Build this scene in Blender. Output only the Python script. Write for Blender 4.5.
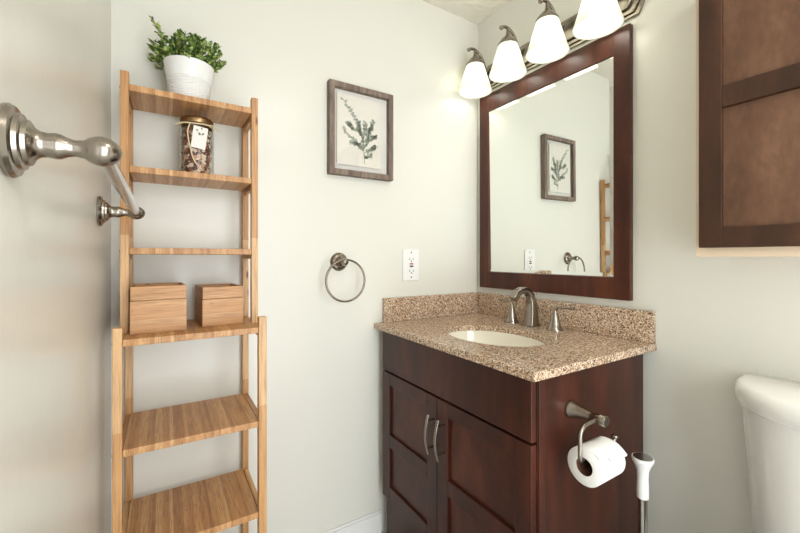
import bpy, bmesh, math, random
from mathutils import Vector, Matrix
random.seed(7)
sc = bpy.context.scene
for o in list(bpy.data.objects):
    bpy.data.objects.remove(o)
COL = sc.collection

# ------------------------------------------------------------------ camera, light, exposure
cd = bpy.data.cameras.new('camera')
cam = bpy.data.objects.new('camera', cd); COL.objects.link(cam)
cam.location = (-1.3374, -1.415, 1.165)
cam.rotation_euler = (math.pi/2, 0, -0.5583)
cd.sensor_width = 36.0
cd.lens = 380.46/800*36
cd.shift_x = -1.4/800
cd.shift_y = -9.3/800
cd.clip_start = 0.02
sc.camera = cam
sc.view_settings.view_transform = 'Standard'
sc.view_settings.look = 'None'
sc.view_settings.gamma = 1.0
sc.view_settings.use_curve_mapping = False
EXPOSURE = 0.07
BULB_E, CEIL_E, SKY_E = 15.0, 35.0, 6.6
sc.view_settings.exposure = EXPOSURE
w = bpy.data.worlds.new('world'); sc.world = w; w.use_nodes = True
w.node_tree.nodes['Background'].inputs[0].default_value = (0.93, 0.97, 1.0, 1)
w.node_tree.nodes['Background'].inputs[1].default_value = SKY_E
# portal in the doorway behind the camera: guides sampling of daylight that comes in there
pd = bpy.data.lights.new('doorway_portal', 'AREA'); pd.shape = 'RECTANGLE'; pd.size = 0.8; pd.size_y = 2.03
pd.cycles.is_portal = True
po = bpy.data.objects.new('doorway_portal', pd); COL.objects.link(po)
po.location = (-0.85, -2.36, 1.015); po.rotation_euler = (math.pi/2, 0, 0)

# ------------------------------------------------------------------ materials
def srgb(r, g, b):
    f = lambda c: (c/255/12.92) if c/255 <= .04045 else ((c/255+.055)/1.055)**2.4
    return (f(r), f(g), f(b), 1)
def mat(name, col, rough=.5, metal=0.0, **kw):
    m = bpy.data.materials.new(name); m.use_nodes = True
    b = m.node_tree.nodes['Principled BSDF']
    b.inputs['Base Color'].default_value = col
    b.inputs['Roughness'].default_value = rough
    b.inputs['Metallic'].default_value = metal
    for k, v in kw.items():
        b.inputs[k].default_value = v
    return m
def N(m, t, **kw):
    n = m.node_tree.nodes.new(t)
    for k, v in kw.items(): setattr(n, k, v)
    return n
def L(m, a, b): m.node_tree.links.new(a, b)
def bsdf(m): return m.node_tree.nodes['Principled BSDF']
def coords(m, scale=(1, 1, 1)):
    tc = N(m, 'ShaderNodeTexCoord'); mp = N(m, 'ShaderNodeMapping'); mp.inputs['Scale'].default_value = scale; mp.inputs['Location'].default_value = (.37, .41, .43)
    L(m, tc.outputs['Object'], mp.inputs[0]); return mp.outputs[0]
def noise(m, vec, scale, detail=4, rough=.55):
    n = N(m, 'ShaderNodeTexNoise'); n.inputs['Scale'].default_value = scale
    n.inputs['Detail'].default_value = detail; n.inputs['Roughness'].default_value = rough
    L(m, vec, n.inputs['Vector']); return n
def ramp(m, fac, stops, interp='LINEAR'):
    r = N(m, 'ShaderNodeValToRGB'); r.color_ramp.interpolation = interp
    el = r.color_ramp.elements
    while len(el) < len(stops): el.new(.5)
    for e, (p, c) in zip(el, stops): e.position = p; e.color = c
    L(m, fac, r.inputs[0]); return r.outputs[0]
def bump(m, h, strength, dist=.001):
    b = N(m, 'ShaderNodeBump'); b.inputs['Strength'].default_value = strength; b.inputs['Distance'].default_value = dist
    L(m, h, b.inputs['Height']); L(m, b.outputs[0], bsdf(m).inputs['Normal'])
def mixc(m, a, b, fac, mode='MIX'):
    x = N(m, 'ShaderNodeMix', data_type='RGBA', blend_type=mode)
    for s, v in ((x.inputs[6], a), (x.inputs[7], b), (x.inputs[0], fac)):
        if isinstance(v, (tuple, float, int)): s.default_value = v
        else: L(m, v, s)
    return x.outputs[2]

def paint(name, col, rough, bstr):
    m = mat(name, col, rough)
    v = coords(m)
    n = noise(m, v, 90, 5); n2 = noise(m, v, 6, 2)
    a = N(m, 'ShaderNodeMath', operation='MULTIPLY_ADD'); L(m, n2.outputs[0], a.inputs[0]); a.inputs[1].default_value = 5.0
    L(m, n.outputs[0], a.inputs[2])
    bump(m, a.outputs[0], bstr, .0012)
    return m
M = {}
M['wall'] = paint('wall_paint', srgb(225, 224, 215), .30, .10)
M['wall_gloss'] = paint('wall_paint_gloss', srgb(221, 218, 208), .26, .16)
M['trim'] = mat('trim_paint', srgb(236, 236, 234), .35)
m = M['ceiling'] = mat('ceiling_texture', srgb(240, 234, 222), .8)
v = coords(m); n = noise(m, v, 22, 6, .65); w1 = N(m, 'ShaderNodeTexVoronoi'); w1.inputs['Scale'].default_value = 35; L(m, v, w1.inputs['Vector'])
a = N(m, 'ShaderNodeMath', operation='ADD'); L(m, n.outputs[0], a.inputs[0]); L(m, w1.outputs[0], a.inputs[1]); bump(m, a.outputs[0], .9, .008)
m = M['tile'] = mat('floor_tile', srgb(205, 203, 198), .35)
v = coords(m); br = N(m, 'ShaderNodeTexBrick'); br.offset = 0; br.inputs['Scale'].default_value = 1; br.inputs['Mortar Size'].default_value = .003
br.inputs['Brick Width'].default_value = .3; br.inputs['Row Height'].default_value = .3
br.inputs['Color1'].default_value = srgb(206, 204, 199); br.inputs['Color2'].default_value = srgb(198, 197, 192); br.inputs['Mortar'].default_value = srgb(160, 158, 152)
L(m, v, br.inputs['Vector']); L(m, br.outputs[0], bsdf(m).inputs['Base Color'])

def bamboo(name, strip, grain, even=.15, knots=(40, 40, 5)):
    """strip: cells per metre on each axis (0 = no split); grain: noise stretch."""
    m = mat(name, srgb(196, 150, 104), .42)
    v = coords(m, strip)
    fl = N(m, 'ShaderNodeVectorMath', operation='FLOOR'); L(m, v, fl.inputs[0])
    wn = N(m, 'ShaderNodeTexWhiteNoise', noise_dimensions='3D'); L(m, fl.outputs[0], wn.inputs['Vector'])
    c1 = ramp(m, wn.outputs['Value'], [(0, srgb(170, 120, 72)), (.35, srgb(196, 148, 96)), (.7, srgb(212, 168, 116)), (1, srgb(228, 192, 146))])
    c1 = mixc(m, c1, srgb(202, 156, 108), even)
    g = noise(m, coords(m, grain), 1.0, 5, .6)
    c2 = ramp(m, g.outputs[0], [(.32, srgb(132, 84, 48)), (.5, srgb(225, 205, 180)), (.72, srgb(255, 246, 228))])
    c = mixc(m, c1, c2, .55, 'MULTIPLY')
    k = N(m, 'ShaderNodeTexVoronoi'); k.inputs['Scale'].default_value = 1.0; L(m, coords(m, knots), k.inputs['Vector'])
    kf = ramp(m, k.outputs['Distance'], [(.05, (1, 1, 1, 1)), (.13, (0, 0, 0, 1))])
    c = mixc(m, c, srgb(128, 78, 42), kf)
    L(m, c, bsdf(m).inputs['Base Color'])
    return m
M['bamboo_shelf'] = bamboo('bamboo_shelf', (120, .01, .01), (360, 16, 60), knots=(90, 26, 1))
M['bamboo_leg'] = bamboo('bamboo_leg', (.01, .01, 2.1), (190, 190, 9), knots=(26, 26, 7))
M['bamboo_rail'] = bamboo('bamboo_rail', (60, 3, 60), (120, 7, 120), knots=(26, 7, 26))
M['bamboo_box'] = bamboo('bamboo_box', (.01, .01, 70), (16, 16, 330), .75, knots=(16, 16, 50))

def wood(name, dark, mid, light, rough, grain=(14, 14, 3), coat=.08):
    m = mat(name, mid, rough); bsdf(m).inputs['Coat Weight'].default_value = coat; bsdf(m).inputs['Specular IOR Level'].default_value = .35; bsdf(m).inputs['Coat Roughness'].default_value = .22
    g = noise(m, coords(m, grain), 1.0, 6, .62); f = noise(m, coords(m, tuple(k*12 for k in grain)), 1.0, 3, .6)
    c1 = ramp(m, g.outputs[0], [(.3, dark), (.52, mid), (.75, light)])
    c2 = ramp(m, f.outputs[0], [(.35, (.72, .70, .68, 1)), (.6, (1, 1, 1, 1))])
    L(m, mixc(m, c1, c2, .6, 'MULTIPLY'), bsdf(m).inputs['Base Color'])
    return m
M['cherry'] = wood('cherry_stain', srgb(43, 16, 7), srgb(62, 25, 12), srgb(84, 39, 21), .42)
M['cherry_panel'] = wood('cherry_panel', srgb(50, 20, 10), srgb(71, 31, 16), srgb(96, 47, 28), .42, (9, 9, 4))
M['walnut_mirror'] = wood('reddish_brown_stain', srgb(52, 22, 11), srgb(74, 34, 19), srgb(100, 52, 30), .36)
M['walnut'] = wood('walnut_stain', srgb(48, 27, 16), srgb(64, 38, 23), srgb(84, 54, 35), .45)
M['walnut_panel'] = wood('walnut_panel', srgb(78, 52, 36), srgb(102, 72, 53), srgb(130, 96, 73), .45, (7, 7, 3))
M['greywood'] = wood('weathered_wood', srgb(92, 78, 68), srgb(128, 112, 101), srgb(162, 147, 135), .65, (60, 60, 8), 0)
M['maple'] = mat('cabinet_box_maple', srgb(226, 204, 178), .45)
M['dark'] = mat('dark_gap', srgb(22, 14, 12), .7)

m = M['granite'] = mat('granite', srgb(190, 160, 130), .16)
v = coords(m)
v1 = N(m, 'ShaderNodeTexVoronoi'); v1.inputs['Scale'].default_value = 330; L(m, v, v1.inputs['Vector'])
sep = N(m, 'ShaderNodeSeparateColor'); L(m, v1.outputs['Color'], sep.inputs[0])
g1 = ramp(m, sep.outputs[0], [(0, srgb(74, 56, 46)), (.10, srgb(124, 96, 76)), (.22, srgb(176, 144, 116)), (.42, srgb(204, 177, 149)), (.70, srgb(222, 200, 174)), (.90, srgb(236, 228, 210))], 'CONSTANT')
n = noise(m, v, 120, 4, .7); g2 = ramp(m, n.outputs[0], [(.36, srgb(172, 140, 116)), (.55, (1, 1, 1, 1))])
L(m, mixc(m, g1, g2, .55, 'MULTIPLY'), bsdf(m).inputs['Base Color'])

M['porcelain'] = mat('porcelain', srgb(238, 237, 232), .10, **{'Coat Weight': .5})
M['basin'] = mat('basin_glaze', srgb(238, 232, 216), .10, **{'Coat Weight': .5})
M['white_plastic'] = mat('white_plastic', srgb(238, 238, 236), .3)
M['pot'] = mat('white_pot_glaze', srgb(236, 236, 234), .25)
m = M['nickel'] = mat('brushed_nickel', srgb(152, 144, 134), .22, 1.0)
n = noise(m, coords(m, (30, 30, 700)), 1, 3); bump(m, n.outputs[0], .06, .0005)
M['nickel_dark'] = mat('dark_nickel', srgb(140, 130, 120), .22, 1.0)
M['chrome'] = mat('polished_steel', srgb(190, 188, 185), .14, 1.0)
M['mirror'] = mat('mirror_silver', (.90, .93, .90, 1), .0, 1.0)
M['bronze'] = mat('bronze_lid', srgb(150, 122, 88), .3, 1.0)
M['paper'] = mat('print_paper', srgb(226, 222, 212), .9)
M['mount'] = mat('mount_board', srgb(226, 224, 218), .9)
M['tissue'] = mat('toilet_tissue', srgb(240, 240, 236), .95)
M['card_core'] = mat('card_core', srgb(96, 62, 44), .9)
M['soil'] = mat('potting_moss', srgb(44, 40, 22), .95)
M['stem'] = mat('plant_stem', srgb(72, 84, 36), .6)
m = M['leaf'] = mat('leaf', srgb(88, 120, 50), .45)
n = noise(m, coords(m), 90, 2); L(m, ramp(m, n.outputs[0], [(.34, srgb(36, 62, 26)), (.48, srgb(86, 116, 48)), (.60, srgb(176, 192, 112))]), bsdf(m).inputs['Base Color'])
M['sprig'] = mat('sprig_ink', srgb(166, 174, 158), .9)
M['sprig_dark'] = mat('sprig_dark_ink', srgb(118, 124, 114), .9)
M['raffia'] = mat('raffia', srgb(224, 204, 166), .8)
M['tag'] = mat('tag_card', srgb(232, 228, 222), .8)
M['black'] = mat('black_plastic', srgb(20, 20, 20), .4)
M['red'] = mat('red_button', srgb(170, 30, 30), .4)
M['slot'] = mat('dark_slot', srgb(60, 54, 50), .6)
m = M['potpourri'] = mat('dried_petals', srgb(130, 70, 50), .9)
oi = N(m, 'ShaderNodeTexVoronoi'); oi.inputs['Scale'].default_value = 95; L(m, coords(m), oi.inputs['Vector'])
sp = N(m, 'ShaderNodeSeparateColor'); L(m, oi.outputs['Color'], sp.inputs[0])
L(m, ramp(m, sp.outputs[0], [(0, srgb(104, 54, 42)), (.32, srgb(158, 94, 74)), (.52, srgb(208, 156, 126)), (.72, srgb(240, 216, 192))], 'CONSTANT'), bsdf(m).inputs['Base Color'])

def clear(name, gloss_rough=.02, tint=(1, 1, 1, 1), ior=1.45):
    m = bpy.data.materials.new(name); m.use_nodes = True; nt = m.node_tree; nt.nodes.remove(bsdf(m))
    tr = N(m, 'ShaderNodeBsdfTransparent'); tr.inputs[0].default_value = tint
    gl = N(m, 'ShaderNodeBsdfGlossy'); gl.inputs['Roughness'].default_value = gloss_rough
    lw = N(m, 'ShaderNodeLayerWeight'); lw.inputs['Blend'].default_value = .5
    pw = N(m, 'ShaderNodeMath', operation='POWER'); L(m, lw.outputs['Facing'], pw.inputs[0]); pw.inputs[1].default_value = 4.0
    fr = N(m, 'ShaderNodeMath', operation='MULTIPLY_ADD'); L(m, pw.outputs[0], fr.inputs[0]); fr.inputs[1].default_value = .75; fr.inputs[2].default_value = .04
    mx = N(m, 'ShaderNodeMixShader'); L(m, fr.outputs[0], mx.inputs[0]); L(m, tr.outputs[0], mx.inputs[1]); L(m, gl.outputs[0], mx.inputs[2])
    L(m, mx.outputs[0], nt.nodes['Material Output'].inputs[0]); return m
M['glass'] = clear('clear_glass')
M['jar_glass'] = clear('jar_glass', .03, (.95, .97, .96, 1), 1.5)
def glow(name, col, e, base=(.9, .9, .88, 1)):
    m = mat(name, base, .35); bsdf(m).inputs['Emission Color'].default_value = col; bsdf(m).inputs['Emission Strength'].default_value = e
    return m
M['bulb'] = glow('lit_bulb', (1, .95, .85, 1), BULB_E)
m = M['shade'] = bpy.data.materials.new('frosted_shade_glass'); m.use_nodes = True
m.node_tree.nodes.remove(bsdf(m))
tl = N(m, 'ShaderNodeBsdfTranslucent'); tl.inputs[0].default_value = (.62, .64, .57, 1)
df = N(m, 'ShaderNodeBsdfPrincipled'); df.inputs['Base Color'].default_value = (.85, .87, .80, 1); df.inputs['Roughness'].default_value = .3
df.inputs['Emission Color'].default_value = (1, .95, .82, 1); df.inputs['Emission Strength'].default_value = .14
mx = N(m, 'ShaderNodeMixShader'); mx.inputs[0].default_value = .5
L(m, df.outputs[0], mx.inputs[1]); L(m, tl.outputs[0], mx.inputs[2]); tp = N(m, 'ShaderNodeBsdfTransparent'); mx2 = N(m, 'ShaderNodeMixShader'); mx2.inputs[0].default_value = .20
L(m, mx.outputs[0], mx2.inputs[1]); L(m, tp.outputs[0], mx2.inputs[2]); L(m, mx2.outputs[0], m.node_tree.nodes['Material Output'].inputs[0])
M['ceil_lamp'] = glow('ceiling_lamp_glass', (1, .98, .95, 1), CEIL_E)

# ------------------------------------------------------------------ helpers
def nb(): return bmesh.new()
def box(bm, x0, x1, y0, y1, z0, z1, mi=0):
    vs = [bm.verts.new((x, y, z)) for x in (x0, x1) for y in (y0, y1) for z in (z0, z1)]
    for f in ((0,1,3,2), (4,6,7,5), (0,4,5,1), (2,3,7,6), (0,2,6,4), (1,5,7,3)):
        bm.faces.new([vs[i] for i in f]).material_index = mi
def frame_for(d):
    d = d.normalized(); u = d.orthogonal().normalized()
    return u, d.cross(u)
def lathe(bm, prof, c=(0, 0, 0), axis=(0, 0, 1), seg=40, cap=(True, True), mi=0, sx=1.0, sy=1.0, ref=None):
    """prof: list of (radius, height along axis)."""
    a = Vector(axis).normalized()
    if abs(a.z) > .999: u, v = Vector((1, 0, 0)), Vector((0, 1, 0))
    else: u, v = frame_for(a)
    rings = []
    for r, h in prof:
        rings.append([bm.verts.new(Vector(c)+a*h+u*(r*sx*math.cos(2*math.pi*i/seg))+v*(r*sy*math.sin(2*math.pi*i/seg))) for i in range(seg)])
    for A, B in zip(rings, rings[1:]):
        for i in range(seg):
            f = bm.faces.new((A[i], A[(i+1) % seg], B[(i+1) % seg], B[i])); f.material_index = mi
    if cap[0] and prof[0][0] > 1e-6: bm.faces.new(rings[0][::-1]).material_index = mi
    if cap[1] and prof[-1][0] > 1e-6: bm.faces.new(rings[-1]).material_index = mi
def spline(pts, n=8):
    P = [Vector(p) for p in pts]; P = [P[0]*2-P[1]]+P+[P[-1]*2-P[-2]]; out = []
    for i in range(1, len(P)-2):
        for k in range(n):
            t = k/n; p0, p1, p2, p3 = P[i-1:i+3]
            out.append(.5*((2*p1)+(p2-p0)*t+(2*p0-5*p1+4*p2-p3)*t*t+(3*p1-p0-3*p2+p3)*t**3))
    out.append(P[-2]); return out
def tube(bm, pts, rad, seg=12, closed=False, mi=0, flat=None, up=None):
    """rad: number or list; flat=(a,b): elliptic/rect section scale along the frame."""
    P = [Vector(p) for p in pts]; n = len(P)
    R = rad if isinstance(rad, (list, tuple)) else [rad]*n
    rings = []; prev = Vector(up) if up else None
    for i in range(n):
        if closed: d = P[(i+1) % n]-P[i-1]
        else: d = P[min(i+1, n-1)]-P[max(i-1, 0)]
        d.normalize()
        if prev is None: u = d.orthogonal().normalized()
        else:
            u = prev-d*prev.dot(d)
            u = u.normalized() if u.length > 1e-6 else d.orthogonal().normalized()
        prev = u; v = d.cross(u); r = R[i]; fa, fb = flat if flat else (1, 1)
        rings.append([bm.verts.new(P[i]+u*(r*fa*math.cos(2*math.pi*k/seg))+v*(r*fb*math.sin(2*math.pi*k/seg))) for k in range(seg)])
    rng = range(n) if closed else range(n-1)
    for i in rng:
        A, B = rings[i], rings[(i+1) % n]
        for k in range(seg): bm.faces.new((A[k], A[(k+1) % seg], B[(k+1) % seg], B[k])).material_index = mi
    if not closed:
        bm.faces.new(rings[0][::-1]).material_index = mi; bm.faces.new(rings[-1]).material_index = mi
def prism(bm, poly, z0, z1, axis='z', mi=0):
    """extrude a polygon; axis z: poly=(x,y); axis x: poly=(y,z); axis y: poly=(x,z)."""
    def P(a, b, c): return {'z': (a, b, c), 'x': (c, a, b), 'y': (a, c, b)}[axis]
    A = [bm.verts.new(P(a, b, z0)) for a, b in poly]; B = [bm.verts.new(P(a, b, z1)) for a, b in poly]; n = len(poly)
    for i in range(n): bm.faces.new((A[i], A[(i+1) % n], B[(i+1) % n], B[i])).material_index = mi
    bm.faces.new(A[::-1]).material_index = mi; bm.faces.new(B).material_index = mi
def obj(name, bm, m, parent=None, bevel=0, smooth=None, seg=2):
    bmesh.ops.recalc_face_normals(bm, faces=bm.faces[:])
    if parent is not None: bm.transform(Matrix.Translation(-parent_world(parent)))
    me = bpy.data.meshes.new(name); bm.to_mesh(me); bm.free()
    for mm in (m if isinstance(m, (list, tuple)) else [m]): me.materials.append(mm)
    if smooth is not None:
        me.shade_smooth() if hasattr(me, 'shade_smooth') else None
        if smooth < 180 and hasattr(me, 'set_sharp_from_angle'): me.set_sharp_from_angle(angle=math.radians(smooth))
    o = bpy.data.objects.new(name, me); COL.objects.link(o)
    if parent is not None: o.parent = parent
    if bevel:
        b = o.modifiers.new('bevel', 'BEVEL'); b.width = bevel; b.segments = seg; b.limit_method = 'ANGLE'
        b.angle_limit = math.radians(40); b.harden_normals = False
    return o
def parent_world(p):
    v = Vector((0, 0, 0))
    while p is not None: v += p.location; p = p.parent
    return v
def tag(o, label, cat, group=None, kind=None):
    o['label'] = label; o['category'] = cat
    if group: o['group'] = group
    if kind: o['kind'] = kind
    return o
def thing(name, label, cat, loc, group=None):
    o = bpy.data.objects.new(name, None); COL.objects.link(o); o.location = loc; o.empty_display_size = .05
    return tag(o, label, cat, group)
def struct(name, bm, m, **kw):
    o = obj(name, bm, m, **kw); o['kind'] = 'structure'; return o

# ------------------------------------------------------------------ room shell
RX, RY, RZ = -1.47, -2.3, 2.33
b = nb(); box(b, RX-.1, .1, RY-.12, .1, -.1, 0); struct('floor', b, M['tile'])
b = nb(); box(b, RX-.1, .1, RY-.12, .1, RZ, RZ+.1); struct('ceiling', b, M['ceiling'])
b = nb(); box(b, RX-.1, .1, 0, .1, 0, RZ); struct('wall_back', b, M['wall'])
b = nb(); box(b, 0, .1, RY-.12, 0, 0, RZ); struct('wall_right', b, M['wall'])
b = nb(); box(b, RX-.1, RX, RY-.12, 0, 0, RZ); struct('wall_left', b, M['wall_gloss'])
b = nb(); box(b, RX, -1.27, RY-.12, RY, 0, RZ); box(b, -.43, 0, RY-.12, RY, 0, RZ); box(b, -1.27, -.43, RY-.12, RY, 2.03, RZ)
struct('wall_front', b, M['wall'])
b = nb(); box(b, RX+.001, -.56, -.014, -.0005, 0, .088); box(b, RX+.001, -.56, -.009, -.0005, .088, .097); struct('baseboard_back', b, M['trim'], bevel=.003)
b = nb(); box(b, -.014, -.0005, RY, -.80, 0, .088); struct('baseboard_right', b, M['trim'], bevel=.003)
b = nb(); box(b, RX+.0005, RX+.014, RY, -.30, 0, .088); struct('baseboard_left', b, M['trim'], bevel=.003)
b = nb(); box(b, -1.34, -1.272, RY, RY+.015, 0, 2.1); box(b, -.428, -.36, RY, RY+.015, 0, 2.1); box(b, -1.34, -.36, RY, RY+.015, 2.032, 2.1)
struct('trim_doorway', b, M['trim'], bevel=.003)

# ceiling lamp behind the camera (a flush dome)
t = thing('ceiling_lamp', 'round white flush dome lamp on the ceiling behind the camera', 'ceiling lamp', (-.62, -1.75, RZ))
b = nb(); lathe(b, [(.15, -.025), (.15, 0)], (-.62, -1.75, RZ-.0005)); obj('lamp_base', b, M['nickel'], t, smooth=40)
b = nb(); lathe(b, [(.001, -.095), (.05, -.09), (.09, -.075), (.12, -.052), (.137, -.025)], (-.62, -1.75, RZ)); obj('lamp_dome', b, M['ceil_lamp'], t, smooth=60)

# ------------------------------------------------------------------ vanity cabinet
VX, VY0, VY1 = -.555, -.048, -.797      # face-frame plane, left (wall) side, right side
t = thing('vanity_cabinet', 'dark cherry-stained vanity cabinet with two doors under the granite worktop', 'vanity', (-.3, -.42, 0))
b = nb()
box(b, VX, -.045, VY1+.0, VY1+.018, .0, .866)        # right side panel
box(b, VX, -.045, VY0-.018, VY0, .0, .866)           # left side panel
box(b, VX+.02, -.045, VY1+.018, VY0-.018, .11, .128) # bottom
box(b, -.06, -.045, VY1+.018, VY0-.018, .128, .866)  # back
obj('body', b, M['cherry'], t, bevel=.0015)
b = nb()
box(b, VX, VX+.018, VY1+.018, VY1+.05, .19, .866); box(b, VX, VX+.018, VY0-.05, VY0-.018, .19, .866)
box(b, VX, VX+.018, VY1+.05, VY0-.05, .68, .72); box(b, VX, VX+.018, VY1+.05, VY0-.05, .84, .866)
obj('face_frame', b, M['cherry'], t, bevel=.001)
b = nb()   # bottom rail with shaped feet
L0, R0 = VY0-.018, VY1+.018
pl = [(L0, 0), (L0, .192), (R0, .192), (R0, 0), (R0+.06, 0)]
for k in range(11):
    s = k/10; pl.append((R0+.06+.05*s, .09*math.sin(s*math.pi/2)))
for k in range(11):
    s = 1-k/10; pl.append((L0-.06-.05*s, .09*math.sin(s*math.pi/2)))
prism(b, pl, VX-.003, VX+.016, 'x'); obj('plinth', b, M['cherry'], t, bevel=.0015)
b = nb(); box(b, VX-.0205, VX-.001, VY1+.002, VY0-.002, .709, .861); obj('false_drawer_front', b, M['cherry'], t, bevel=.002)
# corner bead seen on the right side
b = nb(); box(b, VX+.001, VX+.022, VY1-.004, VY1, .0, .866); obj('corner_stile', b, M['cherry'], t, bevel=.0012)
def shaker(name, parent, x, y0, y1, z0, z1, stile, cuts, mf, mp, th=.02, rec=.009):
    """door leaf facing -x; cuts: list of (z0,z1) panel openings."""
    b = nb(); xf = x-th
    box(b, xf, x, y0, y0-stile, z0, z1); box(b, xf, x, y1+stile, y1, z0, z1)
    zs = sorted([z0, z1]+[z for c in cuts for z in c])
    for a, c in zip(zs[::2], zs[1::2]): box(b, xf, x, y0-stile, y1+stile, a, c)
    d = obj(name, b, mf, parent, bevel=.0016)
    for a, c in cuts:
        q = nb(); box(q, xf+rec, x-.003, y0-stile+.0005, y1+stile-.0005, a+.0005, c-.0005)
        p = obj('panel', q, mp, d); p['label'] = 'recessed panel'
    return d
def pull(parent, x, y, za, zb, bow=.012):
    b = nb(); pts = []
    n = 14
    for k in range(n+1):
        s = k/n; z = za+(zb-za)*s
        xx = x-.026-bow*math.cos((s-.5)*math.pi*1.0)+(.004 if False else 0)
        pts.append((xx, y, z))
    tube(b, pts, .0048, 10, flat=(.7, 1.15), up=(1, 0, 0))
    for z in (za+.02, zb-.02): tube(b, [(x+.001, y, z), (x-.031, y, z)], .004, 10)
    h = obj('handle', b, M['nickel'], parent, smooth=60); h['label'] = 'brushed nickel bow handle'
DZ = ((.252, .408), (.460, .655))
dl = shaker('door', t, VX-.0015, -.052, -.4155, .195, .702, .055, DZ, M['cherry'], M['cherry_panel'])
dr = shaker('door', t, VX-.0015, -.4185, -.795, .195, .702, .052, DZ, M['cherry'], M['cherry_panel'])
pull(dl, VX-.0215, -.404, .520, .650); pull(dr, VX-.0215, -.456, .520, .650)

# ------------------------------------------------------------------ granite worktop with oval cut-out
CT = .89
BC, BA, BB = Vector((-.342, -.440)), .146, .195      # oval centre, half size along x / y
X0, X1, Y0, Y1 = -.592, -.0005, -.0008, -.817
def rect_hit(ang):
    dx, dy = math.cos(ang), math.sin(ang); ts = []
    if dx > 1e-9: ts.append((X1-BC.x)/dx)
    if dx < -1e-9: ts.append((X0-BC.x)/dx)
    if dy > 1e-9: ts.append((Y0-BC.y)/dy)
    if dy < -1e-9: ts.append((Y1-BC.y)/dy)
    k = min(ts); return (BC.x+dx*k, BC.y+dy*k)
angs = [2*math.pi*i/96 for i in range(96)]
for cx, cy in ((X0, Y0), (X0, Y1), (X1, Y0), (X1, Y1)): angs.append(math.atan2(cy-BC.y, cx-BC.x) % (2*math.pi))
angs = sorted(set(round(a, 6) for a in angs))
b = nb(); rt, rb, it, ib = [], [], [], []
for a in angs:
    px, py = rect_hit(a)
    e = 1/math.sqrt((math.cos(a)/BA)**2+(math.sin(a)/BB)**2); qx, qy = BC.x+e*math.cos(a), BC.y+e*math.sin(a)
    rt.append(b.verts.new((px, py, CT))); rb.append(b.verts.new((px, py, CT-.023)))
    it.append(b.verts.new((qx, qy, CT))); ib.append(b.verts.new((qx, qy, CT-.023)))
n = len(angs)
for i in range(n):
    j = (i+1) % n
    b.faces.new((it[i], rt[i], rt[j], it[j])); b.faces.new((ib[j], rb[j], rb[i], ib[i]))
    b.faces.new((rt[i], rb[i], rb[j], rt[j])); b.faces.new((it[j], ib[j], ib[i], it[i]))
ct = thing('worktop', 'speckled beige granite worktop with an oval cut-out on the vanity', 'worktop', (-.3, -.416, CT-.023))
obj('slab', b, M['granite'], ct, bevel=.005, seg=3)
b = nb(); box(b, -.550, -.0225, -.0225, -.001, CT+.0003, CT+.1016); o = obj('side_splash', b, M['granite'], ct, bevel=.0015)
b = nb(); box(b, -.022, -.001, -.813, -.0012, CT+.0003, CT+.1016); o = obj('back_splash', b, M['granite'], ct, bevel=.0015)

# basin
b = nb(); prof = []
for k in range(13):
    s = k/12*math.pi/2; prof.append((math.cos(s)**.75 if k < 12 else .12, -math.sin(s)*.12))
seg = 56; rings = []
for r, h in [(1.12, 0.0)]+[(1.012, 0)]+[(p[0]*1.012, p[1]) for p in prof[1:]]:
    rings.append([b.verts.new((BC.x+BA*r*math.cos(2*math.pi*i/seg), BC.y+BB*r*math.sin(2*math.pi*i/seg), CT-.0235+h)) for i in range(seg)])
for A, B in zip(rings, rings[1:]):
    for i in range(seg): b.faces.new((A[i], A[(i+1) % seg], B[(i+1) % seg], B[i]))
b.faces.new(rings[-1])
bs = thing('wash_basin', 'oval cream undermount wash basin set below the granite worktop', 'basin', (BC.x, BC.y, CT-.15))
o = obj('bowl', b, M['basin'], bs, smooth=60)
sd = o.modifiers.new('thick', 'SOLIDIFY'); sd.thickness = .006; sd.offset = 0
b = nb(); lathe(b, [(.002, .003), (.014, .003), (.022, .001), (.022, 0)], (BC.x, BC.y, CT-.143), seg=24); obj('drain', b, M['nickel'], bs, smooth=50)

# ------------------------------------------------------------------ faucet: spout and two lever handles, one set of three separate fittings
def rrect(hw, hd, r, n=4):
    pts = []
    for cx, cy, a0 in ((hw-r, hd-r, 0), (-hw+r, hd-r, 90), (-hw+r, -hd+r, 180), (hw-r, -hd+r, 270)):
        for k in range(n+1):
            a = math.radians(a0+90*k/n); pts.append((cx+r*math.cos(a), cy+r*math.sin(a)))
    return pts
FX, FY = -.092, -.398
sp = thing('basin_spout', 'arched brushed nickel basin spout on a square foot between the two levers', 'tap', (FX, FY, CT))
b = nb(); prism(b, [(FX+x, FY+y) for x, y in rrect(.029, .027, .004)], CT+.0003, CT+.007); obj('foot', b, M['nickel'], sp, bevel=.0015)
b = nb()
path = spline([(FX+.002, FY, CT+.006), (FX+.004, FY, CT+.05), (FX+.003, FY, CT+.095), (FX-.012, FY, CT+.130), (FX-.042, FY, CT+.146), (FX-.075, FY, CT+.138), (FX-.100, FY, CT+.112)], 6)
rings = []; npt = len(path)
for i, p in enumerate(path):
    d = (path[min(i+1, npt-1)]-path[max(i-1, 0)]).normalized(); yv = Vector((0, 1, 0)); u = yv.cross(d).normalized()
    s = i/(npt-1)
    hd = .023-.0115*min(1, s/.45) if s < .45 else .0115+.002*(s-.45)
    hw = .024-.010*min(1, s/.5) if s < .5 else .014
    rings.append([b.verts.new(p+u*x+yv*y) for x, y in rrect(hd, hw, .004, 3)])
for A, B in zip(rings, rings[1:]):
    m_ = len(A)
    for i in range(m_): b.faces.new((A[i], A[(i+1) % m_], B[(i+1) % m_], B[i]))
b.faces.new(rings[0][::-1]); b.faces.new(rings[-1]); obj('spout', b, M['nickel'], sp, smooth=50)
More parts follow.
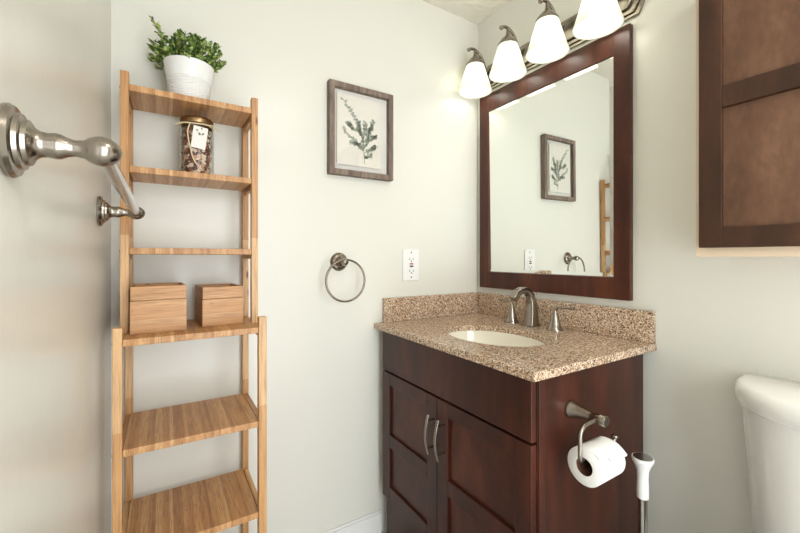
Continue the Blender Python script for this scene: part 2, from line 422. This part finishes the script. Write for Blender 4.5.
b = nb(); tube(b, [(FX+.022, FY, CT+.085), (FX+.026, FY, CT+.128)], .0028, 10); lathe(b, [(.001, 0), (.005, .001), (.006, .005), (.003, .010), (.001, .011)], (FX+.026, FY, CT+.124), seg=16)
obj('lift_rod', b, M['nickel'], sp, smooth=60)
def lever(x, y, dirn, label):
    t = thing('tap_lever', label, 'tap lever', (x, y, CT), 'basin tap levers')
    b = nb(); lathe(b, [(.029, .0003), (.029, .005), (.026, .008), (.021, .022), (.016, .042), (.012, .060), (.010, .066)], (x, y, CT), seg=32); obj('bell_base', b, M['nickel'], t, smooth=50)
    b = nb(); p = spline([(x, y, CT+.064), (x, y+.002*dirn, CT+.078), (x, y+.014*dirn, CT+.088), (x, y+.040*dirn, CT+.088), (x+.004, y+.078*dirn, CT+.090)], 5)
    k = len(p); tube(b, p, [.0085-.0035*min(1, i/(k*.4)) for i in range(k)], 12, flat=(1, 1)); obj('lever_arm', b, M['nickel'], t, smooth=60)
lever(-.092, -.300, 1, 'brushed nickel tap lever on the left of the spout, nearer the corner')
lever(-.088, -.506, -1, 'brushed nickel tap lever on the right of the spout, nearer the toilet')

# ------------------------------------------------------------------ framed mirror
my0, my1, mz0, mz1, mt, fw, fz = -.032, -.744, 1.019, 1.946, .021, .056, .076
t = thing('wall_mirror', 'large rectangular mirror in a wide dark brown wood frame above the basin', 'mirror', (0, (my0+my1)/2, mz0))
b = nb(); x0, x1 = -mt, -.001
def quadpr(pts):
    prism(b, pts, x0, x1, 'x')
quadpr([(my0, mz0), (my0, mz1), (my0-fw, mz1), (my0-fw, mz0)])
quadpr([(my1, mz0), (my1+fw, mz0), (my1+fw, mz1), (my1, mz1)])
quadpr([(my0-fw, mz0), (my0-fw, mz0+fz), (my1+fw, mz0+fz), (my1+fw, mz0)])
quadpr([(my0-fw, mz1-.084), (my0-fw, mz1), (my1+fw, mz1), (my1+fw, mz1-.084)])
obj('frame', b, M['walnut_mirror'] if 'walnut_mirror' in M else M['cherry'], t, bevel=.0018)
b = nb(); a0, a1, c0, c1 = my0-fw+.0, my1+fw, mz0+fz, mz1-.084; bv = .016
V = lambda y, z, x: b.verts.new((x, y, z))
O = [V(a0, c0, -.0100), V(a1, c0, -.0100), V(a1, c1, -.0100), V(a0, c1, -.0100)]
I = [V(a0-bv, c0+bv, -.0115), V(a1+bv, c0+bv, -.0115), V(a1+bv, c1-bv, -.0115), V(a0-bv, c1-bv, -.0115)]
B_ = [V(a0, c0, -.006), V(a1, c0, -.006), V(a1, c1, -.006), V(a0, c1, -.006)]
b.faces.new(I)
for i in range(4):
    j = (i+1) % 4; b.faces.new((O[i], O[j], I[j], I[i])); b.faces.new((O[i], O[j], B_[j], B_[i]))
b.faces.new(B_[::-1])
for v_ in b.verts: v_.co.x -= (v_.co.z-c0)*.008       # the glass sits leaning very slightly forward in its frame
obj('mirror_glass', b, M['mirror'], t)

# ------------------------------------------------------------------ four-lamp vanity light
t = thing('vanity_light', 'brushed nickel bar light with four bell-shaped frosted shades above the mirror', 'wall light', (0, -.42, 2.03))
def bar_outline(y0, y1, z0, z1, bul):
    pts = []
    for k in range(17):
        s = k/16; pts.append((y0+bul*math.sin(s*math.pi), z0+(z1-z0)*s))
    for k in range(17):
        s = 1-k/16; pts.append((y1-bul*math.sin(s*math.pi), z0+(z1-z0)*s))
    return pts
b = nb(); prism(b, bar_outline(-.075, -.765, 1.968, 2.090, .022), -.010, -.001, 'x'); prism(b, bar_outline(-.088, -.752, 1.980, 2.078, .020), -.017, -.010, 'x')
obj('back_plate', b, M['nickel'], t, bevel=.003)
b = nb(); prism(b, bar_outline(-.104, -.736, 1.996, 2.062, .016), -.030, -.017, 'x'); obj('raised_bar', b, M['nickel'], t, bevel=.006, seg=3)
SX = -.108
for y in (-.094, -.293, -.487, -.684):
    b = nb()
    p = spline([(-.028, y, 2.010), (-.036, y, 2.035), (-.050, y, 2.075), (-.076, y, 2.112), (-.108, y, 2.130), (-.138, y, 2.126), (-.150, y, 2.116)], 6)
    tube(b, p, [.0065]*(len(p)-6)+[.0062, .0066, .0075, .0090, .0095, .0070], 12)
    lathe(b, [(.014, 0), (.014, .006), (.008, .010)], (-.030, y, 2.010), (-1, 0, 0), 20)
    a = obj('curved_arm', b, M['nickel'], t, smooth=60)
    b = nb(); lathe(b, [(.041, 2.054), (.042, 2.062), (.038, 2.068), (.032, 2.076), (.024, 2.086), (.014, 2.096), (.008, 2.106), (.006, 2.128)], (SX, y, 0), seg=32); obj('shade_cap', b, M['nickel'], t, smooth=50)
    b = nb()
    op = [(.037, 2.068), (.040, 2.058), (.049, 2.027), (.060, 1.990), (.070, 1.957), (.0755, 1.941), (.0775, 1.935)]
    ip = [(r-.0035, z) for r, z in op[::-1]]
    lathe(b, op+ip, (SX, y, 0), seg=48, cap=(False, False))
    s_ = obj('glass_shade', b, M['shade'], t, smooth=70); s_['label'] = 'frosted glass bell shade, lit'
    b = nb(); lathe(b, [(.013, 2.055), (.014, 2.035), (.022, 2.016), (.028, 1.998), (.030, 1.983), (.028, 1.967), (.020, 1.954), (.010, 1.949), (.001, 1.948)], (SX, y, 0), seg=28)
    q = obj('light_bulb', b, M['bulb'], t, smooth=70); q['label'] = 'glowing bulb'

# ------------------------------------------------------------------ wall cabinet over the toilet
CXF = -.22; cy0, cy1, cz0, cz1 = -.994, -1.56, 1.166, 1.96
t = thing('wall_cabinet', 'dark brown panelled wall cabinet with a pale box edge, above the toilet', 'cabinet', (0, (cy0+cy1)/2, cz0))
b = nb(); box(b, CXF+.021, -.001, cy1, cy0, cz0, cz1); o = obj('body', b, M['maple'], t, bevel=.001); o['label'] = 'pale maple cabinet box'
shaker('door', t, CXF+.0205, -1.0075, -1.556, 1.188, 1.955, .046, ((1.236, 1.519), (1.570, 1.905)), M['walnut'], M['walnut_panel'])

# ------------------------------------------------------------------ toilet
t = thing('toilet', 'white porcelain toilet with a lidded tank against the right wall', 'toilet', (-.3, -1.29, 0))
def super_plan(x_back, depth, cy, hw, nexp=2.6, n=36):
    pts = []
    for k in range(n+1):
        a = math.pi*k/n; c, s = math.cos(a), math.sin(a)
        yy = cy+hw*math.copysign(abs(c)**(2/nexp), c); xx = x_back-depth*abs(s)**(2/nexp); pts.append((xx, yy))
    return pts
def loft(bm, secs):
    R = [[bm.verts.new((x, y, z)) for x, y in pl] for pl, z in secs]
    for A, B in zip(R, R[1:]):
        for i in range(len(A)): bm.faces.new((A[i], A[(i+1) % len(A)], B[(i+1) % len(A)], B[i]))
    bm.faces.new(R[0][::-1]); bm.faces.new(R[-1])
b = nb()
loft(b, [(super_plan(-.02, .170, -1.29, .212), .40), (super_plan(-.02, .18, -1.29, .222), .45), (super_plan(-.02, .205, -1.29, .243), .803)])
obj('tank', b, M['porcelain'], t, smooth=50)
b = nb()
loft(b, [(super_plan(-.016, .212, -1.29, .249), .8035), (super_plan(-.014, .224, -1.29, .256), .810), (super_plan(-.014, .226, -1.29, .257), .838), (super_plan(-.016, .220, -1.29, .253), .852), (super_plan(-.022, .205, -1.29, .241), .860)])
obj('tank_lid', b, M['porcelain'], t, smooth=60)
b = nb()
def egg(cx, cy, lx, ly, n=40):
    return [(cx+lx*math.cos(2*math.pi*k/n)*(1 if math.cos(2*math.pi*k/n) > 0 else 1.15), cy+ly*math.sin(2*math.pi*k/n)) for k in range(n)]
loft(b, [(egg(-.33, -1.29, .22, .11), 0), (egg(-.33, -1.29, .20, .10), .05), (egg(-.36, -1.29, .20, .12), .22), (egg(-.42, -1.29, .235, .18), .36), (egg(-.43, -1.29, .24, .185), .395)])
box(b, -.26, -.05, -1.38, -1.20, .25, .3995); obj('bowl', b, M['porcelain'], t, smooth=60)
b = nb(); loft(b, [(egg(-.43, -1.29, .235, .187), .397), (egg(-.43, -1.29, .24, .19), .405), (egg(-.43, -1.29, .235, .186), .425)]); obj('seat_cover', b, M['white_plastic'], t, smooth=60)
b = nb(); lathe(b, [(.013, 0), (.013, .012)], (-.210, -1.44, .76), (-1, 0, 0), 20); tube(b, [(-.223, -1.44, .76), (-.229, -1.37, .75)], .006, 10); obj('flush_handle', b, M['chrome'], t, smooth=50)

# ------------------------------------------------------------------ bamboo ladder shelf
LS = thing('ladder_shelf', 'tall narrow bamboo shelf unit standing against the wall in the left corner', 'shelf unit', (-1.262, -.15, 0))
def part(name, x0, x1, y0, y1, z0, z1, m, bev=.0015):
    b = nb(); box(b, x0, x1, y0, y1, z0, z1); return obj(name, b, m, LS, bevel=bev)
XL0, XL1, XR0, XR1 = -1.4345, -1.4155, -1.1095, -1.0905
for x0, x1 in ((XL0, XL1), (XR0, XR1)):
    part('rear_leg', x0, x1, -.030, -.008, 0, 1.648, M['bamboo_leg'])
    part('upper_front_leg', x0+.0, x1, -.185, -.163, .960, 1.655, M['bamboo_leg'])
    part('lower_front_leg', (x0-.006 if x0 < -1.3 else x0-.001), (x1-.006 if x0 < -1.3 else x1+.001), -.297, -.272, 0, .996, M['bamboo_leg'])
levels = [(1.622, -.185), (1.407, -.185), (1.190, -.185), (.967, -.290), (.702, -.290), (.445, -.290), (.19, -.290)]
for z, yf in levels:
    low = yf < -.2
    part('shelf_board', -1.4210 if low else XL1+.0005, XR0-.0005, yf, -.0305 if low else -.028, z-.017, z, M['bamboo_shelf'])
    fl = -.272 if low else -.163
    for x0, x1 in ((XL0, -1.4215) if low else (XL0+.002, XL1-.002), (XR0+.002, XR1-.002)):
        part('side_rail', x0, x1, fl+.0005, -.0305, z-.030, z-.003, M['bamboo_rail'])
# screw heads on the outer face of the right legs
for z, yf in levels:
    yc = -.174 if yf > -.2 else -.2845
    for xs, ax in ((XR1 if yf > -.2 else XR1+.001, 1), (XL0 if yf > -.2 else XL0-.006, -1)):
        b = nb(); lathe(b, [(.0035, -.0005), (.0035, .0012), (.002, .0018)], (xs, yc, z-.009), (ax, 0, 0), 12); obj('screw_head', b, M['nickel_dark'], LS, smooth=50)

# open bamboo boxes
def open_box(x0, x1, y0, y1, z0, h, rim, rot, label):
    cx, cy = (x0+x1)/2, (y0+y1)/2; th = .007
    t = thing('bamboo_box', label, 'box', (cx, cy, z0), 'bamboo boxes on the middle shelf')
    b = nb(); zr = z0+h-rim
    box(b, x0, x1, y0, y0+th, z0, zr); box(b, x0, x1, y1-th, y1, z0, zr); box(b, x0, x0+th, y0+th, y1-th, z0, zr); box(b, x1-th, x1, y0+th, y1-th, z0, zr)
    box(b, x0+th, x1-th, y0+th, y1-th, z0, z0+.006); obj('body', b, M['bamboo_box'], t, bevel=.001)
    b = nb(); zr += .0012
    e = .0008; x0 += e; x1 -= e; y0 += e; y1 -= e
    box(b, x0, x1, y0, y0+th, zr, z0+h); box(b, x0, x1, y1-th, y1, zr, z0+h); box(b, x0, x0+th, y0+th, y1-th, zr, z0+h); box(b, x1-th, x1, y0+th, y1-th, zr, z0+h)
    obj('rim', b, M['bamboo_box'], t, bevel=.001)
    b = nb(); box(b, x0+th+.0002, x1-th-.0002, y0+th+.0002, y1-th-.0002, zr-.0011, zr-.0002) if False else box(b, x0+th, x0+th+.004, y0+th, y1-th, zr-.01, zr+.004)
    obj('inner_lip', b, M['bamboo_box'], t)
    t.rotation_euler = (0, 0, rot)
open_box(-1.413, -1.287, -.232, -.085, .9675, .122, .037, math.radians(2), 'larger open bamboo box at the left end of the middle shelf')
open_box(-1.250, -1.140, -.203, -.060, .9675, .112, .035, math.radians(4), 'smaller open bamboo box at the right end of the middle shelf')

# ------------------------------------------------------------------ potted plant on the top shelf
PX, PY, PZ = -1.272, -.100, 1.6225
t = thing('potted_plant', 'small bushy green plant in a ribbed white pot on the top shelf', 'plant', (PX, PY, PZ))
b = nb(); prof = [(.048, 0), (.050, .003)]
for k in range(12):
    h = .006+k*.0055; r = .050+.0165*h/.118
    prof += [(r+.0011, h), (r+.0011, h+.0028), (r-.0004, h+.0042)]
prof += [(.0635, .09), (.0668, .115), (.0675, .118), (.0645, .118), (.0625, .103), (.001, .100)]
lathe(b, prof, (PX, PY, PZ), seg=56); obj('pot', b, M['pot'], t, smooth=50)
b = nb(); lathe(b, [(.0620, .1025), (.050, .108), (.001, .112)], (PX, PY, PZ), seg=30, cap=(False, True)); obj('moss', b, M['soil'], t, smooth=70)
bs_, bl = nb(), nb()
def leaf(bm, p, d, size, nrm):
    d = d.normalized(); s = d.cross(nrm)
    if s.length < 1e-3: s = d.orthogonal()
    s.normalize(); up = s.cross(d)
    pts = [p, p+d*size*.35+s*size*.30+up*size*.05, p+d*size*.7+s*size*.26+up*size*.04, p+d*size, p+d*size*.7-s*size*.26+up*size*.04, p+d*size*.35-s*size*.30+up*size*.05]
    mid1, mid2 = p+d*size*.35-up*size*.04, p+d*size*.7-up*size*.03
    V = [bm.verts.new(q) for q in pts]; a, c = bm.verts.new(mid1), bm.verts.new(mid2)
    for f in ((V[0], V[1], a), (V[1], V[2], c, a), (V[2], V[3], c), (V[3], V[4], c), (V[4], V[5], a, c), (V[5], V[0], a)): bm.faces.new(f)
rnd = random.Random(11)
for i in range(74):
    an = rnd.uniform(0, 2*math.pi); r0 = .055*math.sqrt(rnd.random())
    base = Vector((PX+r0*math.cos(an), PY+r0*math.sin(an), PZ+.104))
    tilt = rnd.uniform(.25, 1.0)*(r0/.055*.85+.35); an2 = an+rnd.uniform(-.5, .5)
    ln = rnd.uniform(.055, .092)
    if i == 0: an2, tilt, ln = math.radians(170), .36, .150
    if i == 1: an2, tilt, ln = math.radians(5), .30, .108
    if i == 2: an2, tilt, ln = math.radians(-60), .6, .105
    d = Vector((math.sin(tilt)*math.cos(an2), math.sin(tilt)*math.sin(an2), math.cos(tilt)))
    tip = base+d*ln+Vector((0, 0, -.012*tilt))
    if tip.y > -.012: tip.y = -.015
    if tip.x > PX+.086: tip.x = PX+.086
    if tip.x < PX-.092: tip.x = PX-.092
    p = spline([base, base+d*ln*.5+Vector((0, 0, .004)), tip], 5); tube(bs_, p, .0011, 5)
    m_ = len(p)
    for k in range(2, m_):
        for s_ in range(2):
            a = rnd.uniform(0, 2*math.pi); side = Vector((math.cos(a), math.sin(a), rnd.uniform(-.1, .7)))
            q = p[k]
            sz = rnd.uniform(.015, .022)
            if q.y+side.y*sz > -.004: side.y = -abs(side.y)
            leaf(bl, q, side+d*.5, sz, Vector((rnd.uniform(-.4, .4), rnd.uniform(-.4, .4), 1)).normalized())
    leaf(bl, tip, d, .012, Vector((rnd.uniform(-1, 1), rnd.uniform(-1, 1), .3)).normalized())
obj('stems', bs_, M['stem'], t, smooth=180)
fo = obj('foliage', bl, M['leaf'], t)

# ------------------------------------------------------------------ jar of potpourri on the second shelf
JX, JY, JZ = -1.252, -.105, 1.4075
t = thing('glass_jar', 'glass jar with a bronze lid, raffia tie and paper tag on the second shelf', 'jar', (JX, JY, JZ))
b = nb(); lathe(b, [(.044, 0), (.0465, .004), (.0465, .140), (.044, .150), (.041, .154), (.041, .162), (.0392, .162), (.0392, .153), (.0445, .138), (.0445, .005), (.001, .004)], (JX, JY, JZ), seg=40); obj('glass_body', b, M['jar_glass'], t, smooth=50)
b = nb(); lathe(b, [(.0445, .1555), (.0455, .157), (.0455, .169), (.0435, .173), (.040, .1735), (.001, .1735)], (JX, JY, JZ), seg=40, cap=(False, True)); o = obj('lid', b, M['bronze'], t, smooth=50); o['label'] = 'bronze-coloured lid'
b = nb(); tube(b, [(JX+.0440*math.cos(a/24*2*math.pi), JY+.0440*math.sin(a/24*2*math.pi), JZ+.1515+.0015*math.sin(a)) for a in range(24)], .0022, 8, closed=True)
yj = JY-.047
tube(b, spline([(JX-.020, yj+.004, JZ+.150), (JX-.027, yj-.001, JZ+.120), (JX-.020, yj-.003, JZ+.075), (JX-.010, yj-.003, JZ+.040), (JX+.012, yj-.003, JZ+.012)], 5), .0018, 6)
tube(b, spline([(JX+.020, yj+.004, JZ+.150), (JX+.040, yj+.004, JZ+.150), (JX+.060, yj+.010, JZ+.140)], 5), .0016, 6)
tube(b, spline([(JX-.020, yj+.004, JZ+.150), (JX-.042, yj+.004, JZ+.147), (JX-.056, yj+.008, JZ+.140)], 5), .0016, 6)
o = obj('raffia_tie', b, M['raffia'], t, smooth=80); o['label'] = 'cream raffia tie'
b = nb(); c, s = math.cos(.13), math.sin(.13)
def tg(u, v, dy): return (JX+.004+u*c+v*s, yj-.0035-dy, JZ+.112+v*c-u*s)
P4 = [tg(-.019, -.036, 0), tg(.019, -.036, 0), tg(.019, .028, 0), tg(-.019, .028, 0)]; Q4 = [tg(-.019, -.036, .001), tg(.019, -.036, .001), tg(.019, .028, .001), tg(-.019, .028, .001)]
A = [b.verts.new(p) for p in P4]; B = [b.verts.new(p) for p in Q4]
b.faces.new(A); b.faces.new(B[::-1])
for i in range(4): b.faces.new((A[i], A[(i+1) % 4], B[(i+1) % 4], B[i]))
o = obj('paper_tag', b, M['tag'], t); o['label'] = 'white paper tag'
b = nb(); rr = random.Random(3)
for k in range(7):
    u, v = rr.uniform(-.011, .010), rr.uniform(.004, .022); leaf(b, Vector(tg(u, v, .0014)), Vector((rr.uniform(-1, 1), 0, rr.uniform(-1, 1))), .007, Vector((0, -1, 0)))
obj('tag_motif', b, M['sprig_dark'], o)
b = nb(); rr = random.Random(5)
for k in range(900):
    a = rr.uniform(0, 2*math.pi); r = .041*math.sqrt(rr.uniform(.35, 1)); z = rr.uniform(.010, .140)
    p = Vector((JX+r*math.cos(a), JY+r*math.sin(a), JZ+z)); 
    d = Vector((rr.uniform(-1, 1), rr.uniform(-1, 1), rr.uniform(-1, 1))).normalized(); n_ = Vector((math.cos(a), math.sin(a), rr.uniform(-.5, .5))).normalized()
    d = d-n_*d.dot(n_)*.9; leaf(b, p-d*.006, d, rr.uniform(.009, .015), n_)
lathe(b, [(.034, .006), (.036, .07), (.034, .138), (.001, .140)], (JX, JY, JZ), seg=24)
# keep all petals inside the glass
for v_ in b.verts:
    q = Vector((v_.co.x-JX, v_.co.y-JY)); 
    if q.length > .0435: q *= .0435/q.length; v_.co.x = JX+q.x; v_.co.y = JY+q.y
    v_.co.z = min(max(v_.co.z, JZ+.0055), JZ+.148)
tag(obj('potpourri', b, M['potpourri']), 'reddish and cream dried petals filling the glass jar', 'potpourri', kind='stuff')

# ------------------------------------------------------------------ framed botanical print
px0, px1, pz0, pz1, pt, pw = -.797, -.512, 1.489, 1.852, .030, .022
t = thing('framed_print', 'framed botanical print in grey-brown wood hanging above the towel ring', 'picture', ((px0+px1)/2, 0, pz0))
b = nb()
for q in ([(px0, pz0), (px0, pz1), (px0+pw, pz1-pw), (px0+pw, pz0+pw)], [(px1, pz0), (px1-pw, pz0+pw), (px1-pw, pz1-pw), (px1, pz1)],
          [(px0, pz0), (px0+pw, pz0+pw), (px1-pw, pz0+pw), (px1, pz0)], [(px0, pz1), (px1, pz1), (px1-pw, pz1-pw), (px0+pw, pz1-pw)]):
    prism(b, q, -pt, -.001, 'y')
obj('frame', b, M['greywood'], t, bevel=.0015)
b = nb(); box(b, px0+pw, px1-pw, -.008, -.002, pz0+pw, pz1-pw); obj('mount_board', b, M['mount'], t)
b = nb(); box(b, -.762, -.568, -.0162, -.0150, 1.533, 1.812); pp = obj('paper_print', b, M['paper'], t); pp['label'] = 'cream paper with a green sprig'
b = nb(); rr = random.Random(21); b2 = nb()
yp = -.0167
def stem(pts, r): tube(b2, spline(pts, 5), r, 5)
root = (-.642, yp, 1.548)
branches = [[root, (-.645, yp, 1.60), (-.655, yp, 1.66), (-.685, yp, 1.73), (-.735, yp, 1.79)],
            [(-.645, yp, 1.60), (-.630, yp, 1.65), (-.610, yp, 1.70)], [(-.648, yp, 1.61), (-.690, yp, 1.64), (-.735, yp, 1.672)],
            [(-.645, yp, 1.59), (-.610, yp, 1.61), (-.588, yp, 1.625)], [(-.652, yp, 1.65), (-.665, yp, 1.68), (-.668, yp, 1.71)], [root, (-.640, yp, 1.57), (-.612, yp, 1.585)], [(-.650, yp, 1.63), (-.640, yp, 1.68), (-.640, yp, 1.715)], [(-.645, yp, 1.60), (-.672, yp, 1.62), (-.705, yp, 1.625)],
            [(-.640, yp, 1.62), (-.612, yp, 1.655), (-.590, yp, 1.665)], [(-.660, yp, 1.67), (-.695, yp, 1.685), (-.715, yp, 1.70)], [(-.640, yp, 1.64), (-.615, yp, 1.69), (-.602, yp, 1.725)]]
def flat_leaf(bm, c, d, ln, wd):
    s = Vector((-d.z, 0, d.x)); pts = [c+d*ln*(.5+.5*math.cos(2*math.pi*k/10))+s*wd*math.sin(2*math.pi*k/10) for k in range(10)]
    A = [bm.verts.new(p+Vector((0, -.0004, 0))) for p in pts]; bm.faces.new(A)
for br_ in branches:
    stem(br_, .0010); P_ = spline(br_, 6)
    for i, p in enumerate(P_):
        if i < (6 if br_[0] == root else 2): continue
        d = (P_[min(i+1, len(P_)-1)]-P_[max(i-1, 0)]).normalized()
        for sgn in (-1, 1):
            if rr.random() < .18: continue
            a = sgn*rr.uniform(.6, 1.3); dd = Vector((d.x*math.cos(a)-d.z*math.sin(a), 0, d.x*math.sin(a)+d.z*math.cos(a)))
            ln = rr.uniform(.008, .0145); (flat_leaf(b, p, dd, ln, ln*rr.uniform(.34, .5)) if rr.random() < .72 else flat_leaf(b2, p, dd, ln*.8, ln*.3))
obj('sprig_leaves', b, M['sprig'], pp); obj('sprig_stems', b2, M['sprig_dark'], pp)
b = nb(); box(b, px0+pw, px1-pw, -.0225, -.0210, pz0+pw, pz1-pw); obj('glass_pane', b, M['glass'], t)

# ------------------------------------------------------------------ towel ring
RXc, RZc = -.748, 1.147
t = thing('towel_ring', 'round brushed nickel towel ring on the wall left of the outlet', 'towel ring', (RXc, 0, RZc))
b = nb(); lathe(b, [(.036, .001), (.036, .005), (.030, .009), (.029, .012), (.022, .015), (.020, .020), (.011, .026), (.009, .040), (.012, .050), (.015, .060), (.012, .070), (.004, .075), (.001, .0755)], (RXc, 0, RZc), (0, -1, 0), 36); obj('post', b, M['nickel_dark'], t, smooth=40)
b = nb(); R_ = .080; rc = Vector((RXc+.004, -.062, RZc-.072)); pts = [rc+Vector((R_*math.cos(2*math.pi*k/64), .0, R_*math.sin(2*math.pi*k/64))) for k in range(64)]
tube(b, pts, .0042, 10, closed=True); obj('ring', b, M['nickel_dark'], t, smooth=180)

# ------------------------------------------------------------------ wall outlet
ox, oz = -.406, 1.131
t = thing('wall_outlet', 'white electrical outlet plate with red and black buttons beside the vanity', 'outlet', (ox, 0, oz))
b = nb(); box(b, ox-.042, ox+.042, -.0065, -.0006, oz-.070, oz+.070); obj('plate', b, M['white_plastic'], t, bevel=.002)
b = nb(); box(b, ox-.019, ox+.019, -.0080, -.0066, oz-.040, oz+.040); f_ = obj('receptacle', b, M['white_plastic'], t, bevel=.001)
for s in (-1, 1):
    for dx in (-.0088, .0088):
        b = nb(); box(b, ox+dx-.0013, ox+dx+.0013, -.0084, -.0079, oz+s*.026-.005, oz+s*.026+.005); obj('slot', b, M['slot'], f_)
    b = nb(); lathe(b, [(.003, .0079), (.003, .0084)], (ox, 0, oz+s*.026-(.010)), (0, -1, 0), 12); obj('ground_hole', b, M['slot'], f_)

b = nb(); box(b, ox-.009, ox+.009, -.0092, -.0079, oz+.0015, oz+.0075); o = obj('reset_button', b, M['red'], f_); o['label'] = 'red button'
b = nb(); box(b, ox-.009, ox+.009, -.0092, -.0079, oz-.0095, oz-.0030); o = obj('test_button', b, M['black'], f_); o['label'] = 'black button'
for s in (-1, 1):
    b = nb(); lathe(b, [(.0035, .0064), (.003, .0074)], (ox, 0, oz+s*.055), (0, -1, 0), 12); obj('screw', b, M['slot'], t)

# ------------------------------------------------------------------ towel bar on the left wall
BXp, NY, FY_, BZ = -1.395, -.886, -.262, 1.281
t = thing('towel_bar', 'brushed nickel towel bar on two turned posts on the left wall', 'towel bar', (RX, (NY+FY_)/2, BZ))
prof = [(.036, .0006), (.0365, .004), (.034, .008), (.0285, .0095), (.0275, .013), (.0235, .0145), (.0225, .018), (.0165, .021), (.0135, .025), (.0125, .031), (.0135, .037), (.0130, .041), (.0100, .047), (.0085, .053), (.0095, .058),
        (.0098, .060), (.0130, .064), (.0155, .070), (.0162, .076), (.0145, .083), (.0100, .089), (.0050, .0925), (.001, .0935)]
for y, z in ((NY, BZ), (FY_, BZ-.006)):
    b = nb(); lathe(b, prof, (RX, y, z), (1, 0, 0), 48); obj('post', b, M['nickel'], t, smooth=40)
b = nb(); tube(b, [(BXp, NY+.004, BZ), (BXp, FY_-.004, BZ-.006)], .0095, 24); obj('bar', b, M['chrome'], t, smooth=60)

# ------------------------------------------------------------------ toilet roll holder on the vanity's side, and the roll
HX, HZ = -.424, .764; SYD = VY1
t = thing('toilet_roll_holder', 'brushed nickel toilet roll holder with bent arm on the side of the vanity', 'toilet roll holder', (HX, SYD, HZ))
b = nb(); lathe(b, [(.024, .0006), (.024, .005), (.022, .008), (.016, .030), (.011, .055), (.010, .064), (.0115, .068), (.0115, .082), (.0135, .083), (.0135, .096), (.012, .098)], (HX, SYD, HZ), (0, -1, 0), 36); obj('post', b, M['nickel'], t, smooth=40)
AY = SYD-.076; RC = Vector((-.432, AY, .662)); BR = RC.z+.0155
b = nb(); p = spline([(HX, AY, HZ), (HX-.030, AY, HZ-.001), (HX-.056, AY, HZ-.004), (HX-.072, AY, HZ-.018), (HX-.074, AY, HZ-.05), (HX-.074, AY, BR+.012), (HX-.066, AY, BR+.0008), (HX-.045, AY, BR), (HX, AY, BR), (HX+.055, AY, BR), (HX+.066, AY, BR+.005), (HX+.074, AY, BR+.022)], 6)
tube(b, p, .0050, 12); lathe(b, [(.0055, 0), (.0085, .006), (.0085, .009), (.004, .011)], (HX+.0725, AY, BR+.018), (.35, 0, 1), 16); obj('arm', b, M['nickel'], t, smooth=60)
RLN = .100; rx0 = RC.x-RLN/2
t = thing('toilet_roll', 'white toilet roll with its loose end torn, hanging on the holder', 'toilet roll', tuple(RC))
b = nb(); lathe(b, [(.0212, 0), (.044, 0), (.045, .001), (.045, RLN-.001), (.044, RLN), (.0212, RLN), (.0212, 0)], (rx0, AY, RC.z), (1, 0, 0), 48, cap=(False, False)); obj('paper', b, M['tissue'], t, smooth=50)
b = nb(); lathe(b, [(.0210, .0005), (.0210, RLN-.0005), (.0204, RLN-.0005), (.0204, .0005), (.0210, .0005)], (rx0, AY, RC.z), (1, 0, 0), 32, cap=(False, False)); o = obj('cardboard_core', b, M['card_core'], t, smooth=50); o['label'] = 'brown cardboard core'
b = nb(); rr = random.Random(4); nu = 16; grid = []
for i in range(nu+1):
    row = []; x = rx0+.001+(RLN-.002)*i/nu; amax = 58+6*math.sin(i*1.1)+rr.uniform(-4, 4)+10*i/nu
    for k in range(10):
        a = math.radians(-25+(amax+25)*k/9); r = .0458+.0006*math.sin(i*2.1+k)+((0.007+.003*math.sin(i*1.7))*(k/9)**3)
        row.append((x, AY-r*math.sin(a), RC.z+r*math.cos(a)))
    grid.append(row)
G = [[b.verts.new(q) for q in row] for row in grid]
for i in range(nu):
    for k in range(9): b.faces.new((G[i][k], G[i+1][k], G[i+1][k+1], G[i][k+1]))
o = obj('loose_sheet', b, M['tissue'], t, smooth=180); o.modifiers.new('thick', 'SOLIDIFY').thickness = .0006

# ------------------------------------------------------------------ plunger
UX, UY = -.205, -.872
t = thing('toilet_plunger', 'plunger with a flared white grip and steel shaft between vanity and toilet', 'plunger', (UX, UY, 0))
b = nb(); lathe(b, [(.012, .494), (.0145, .496), (.0150, .520), (.0140, .550), (.0150, .570), (.0200, .586), (.0265, .598), (.0275, .604), (.0265, .608), (.0245, .6085)], (UX, UY, 0), seg=36); o = obj('grip', b, M['white_plastic'], t, smooth=50); o['label'] = 'white flared grip'
b = nb(); lathe(b, [(.0245, .6086), (.022, .6080), (.012, .6072), (.001, .607)], (UX, UY, 0), seg=36); o = obj('end_cap', b, M['chrome'], t, smooth=60); o['label'] = 'steel end cap'
b = nb(); tube(b, [(UX, UY, .10), (UX, UY, .4935)], .0115, 24); obj('shaft', b, M['chrome'], t, smooth=60)
b = nb(); lathe(b, [(.060, .0005), (.062, .01), (.060, .06), (.045, .10), (.02, .12), (.012, .125)], (UX, UY-.0, 0), seg=36); obj('rubber_cup', b, M['white_plastic'], t, smooth=60)
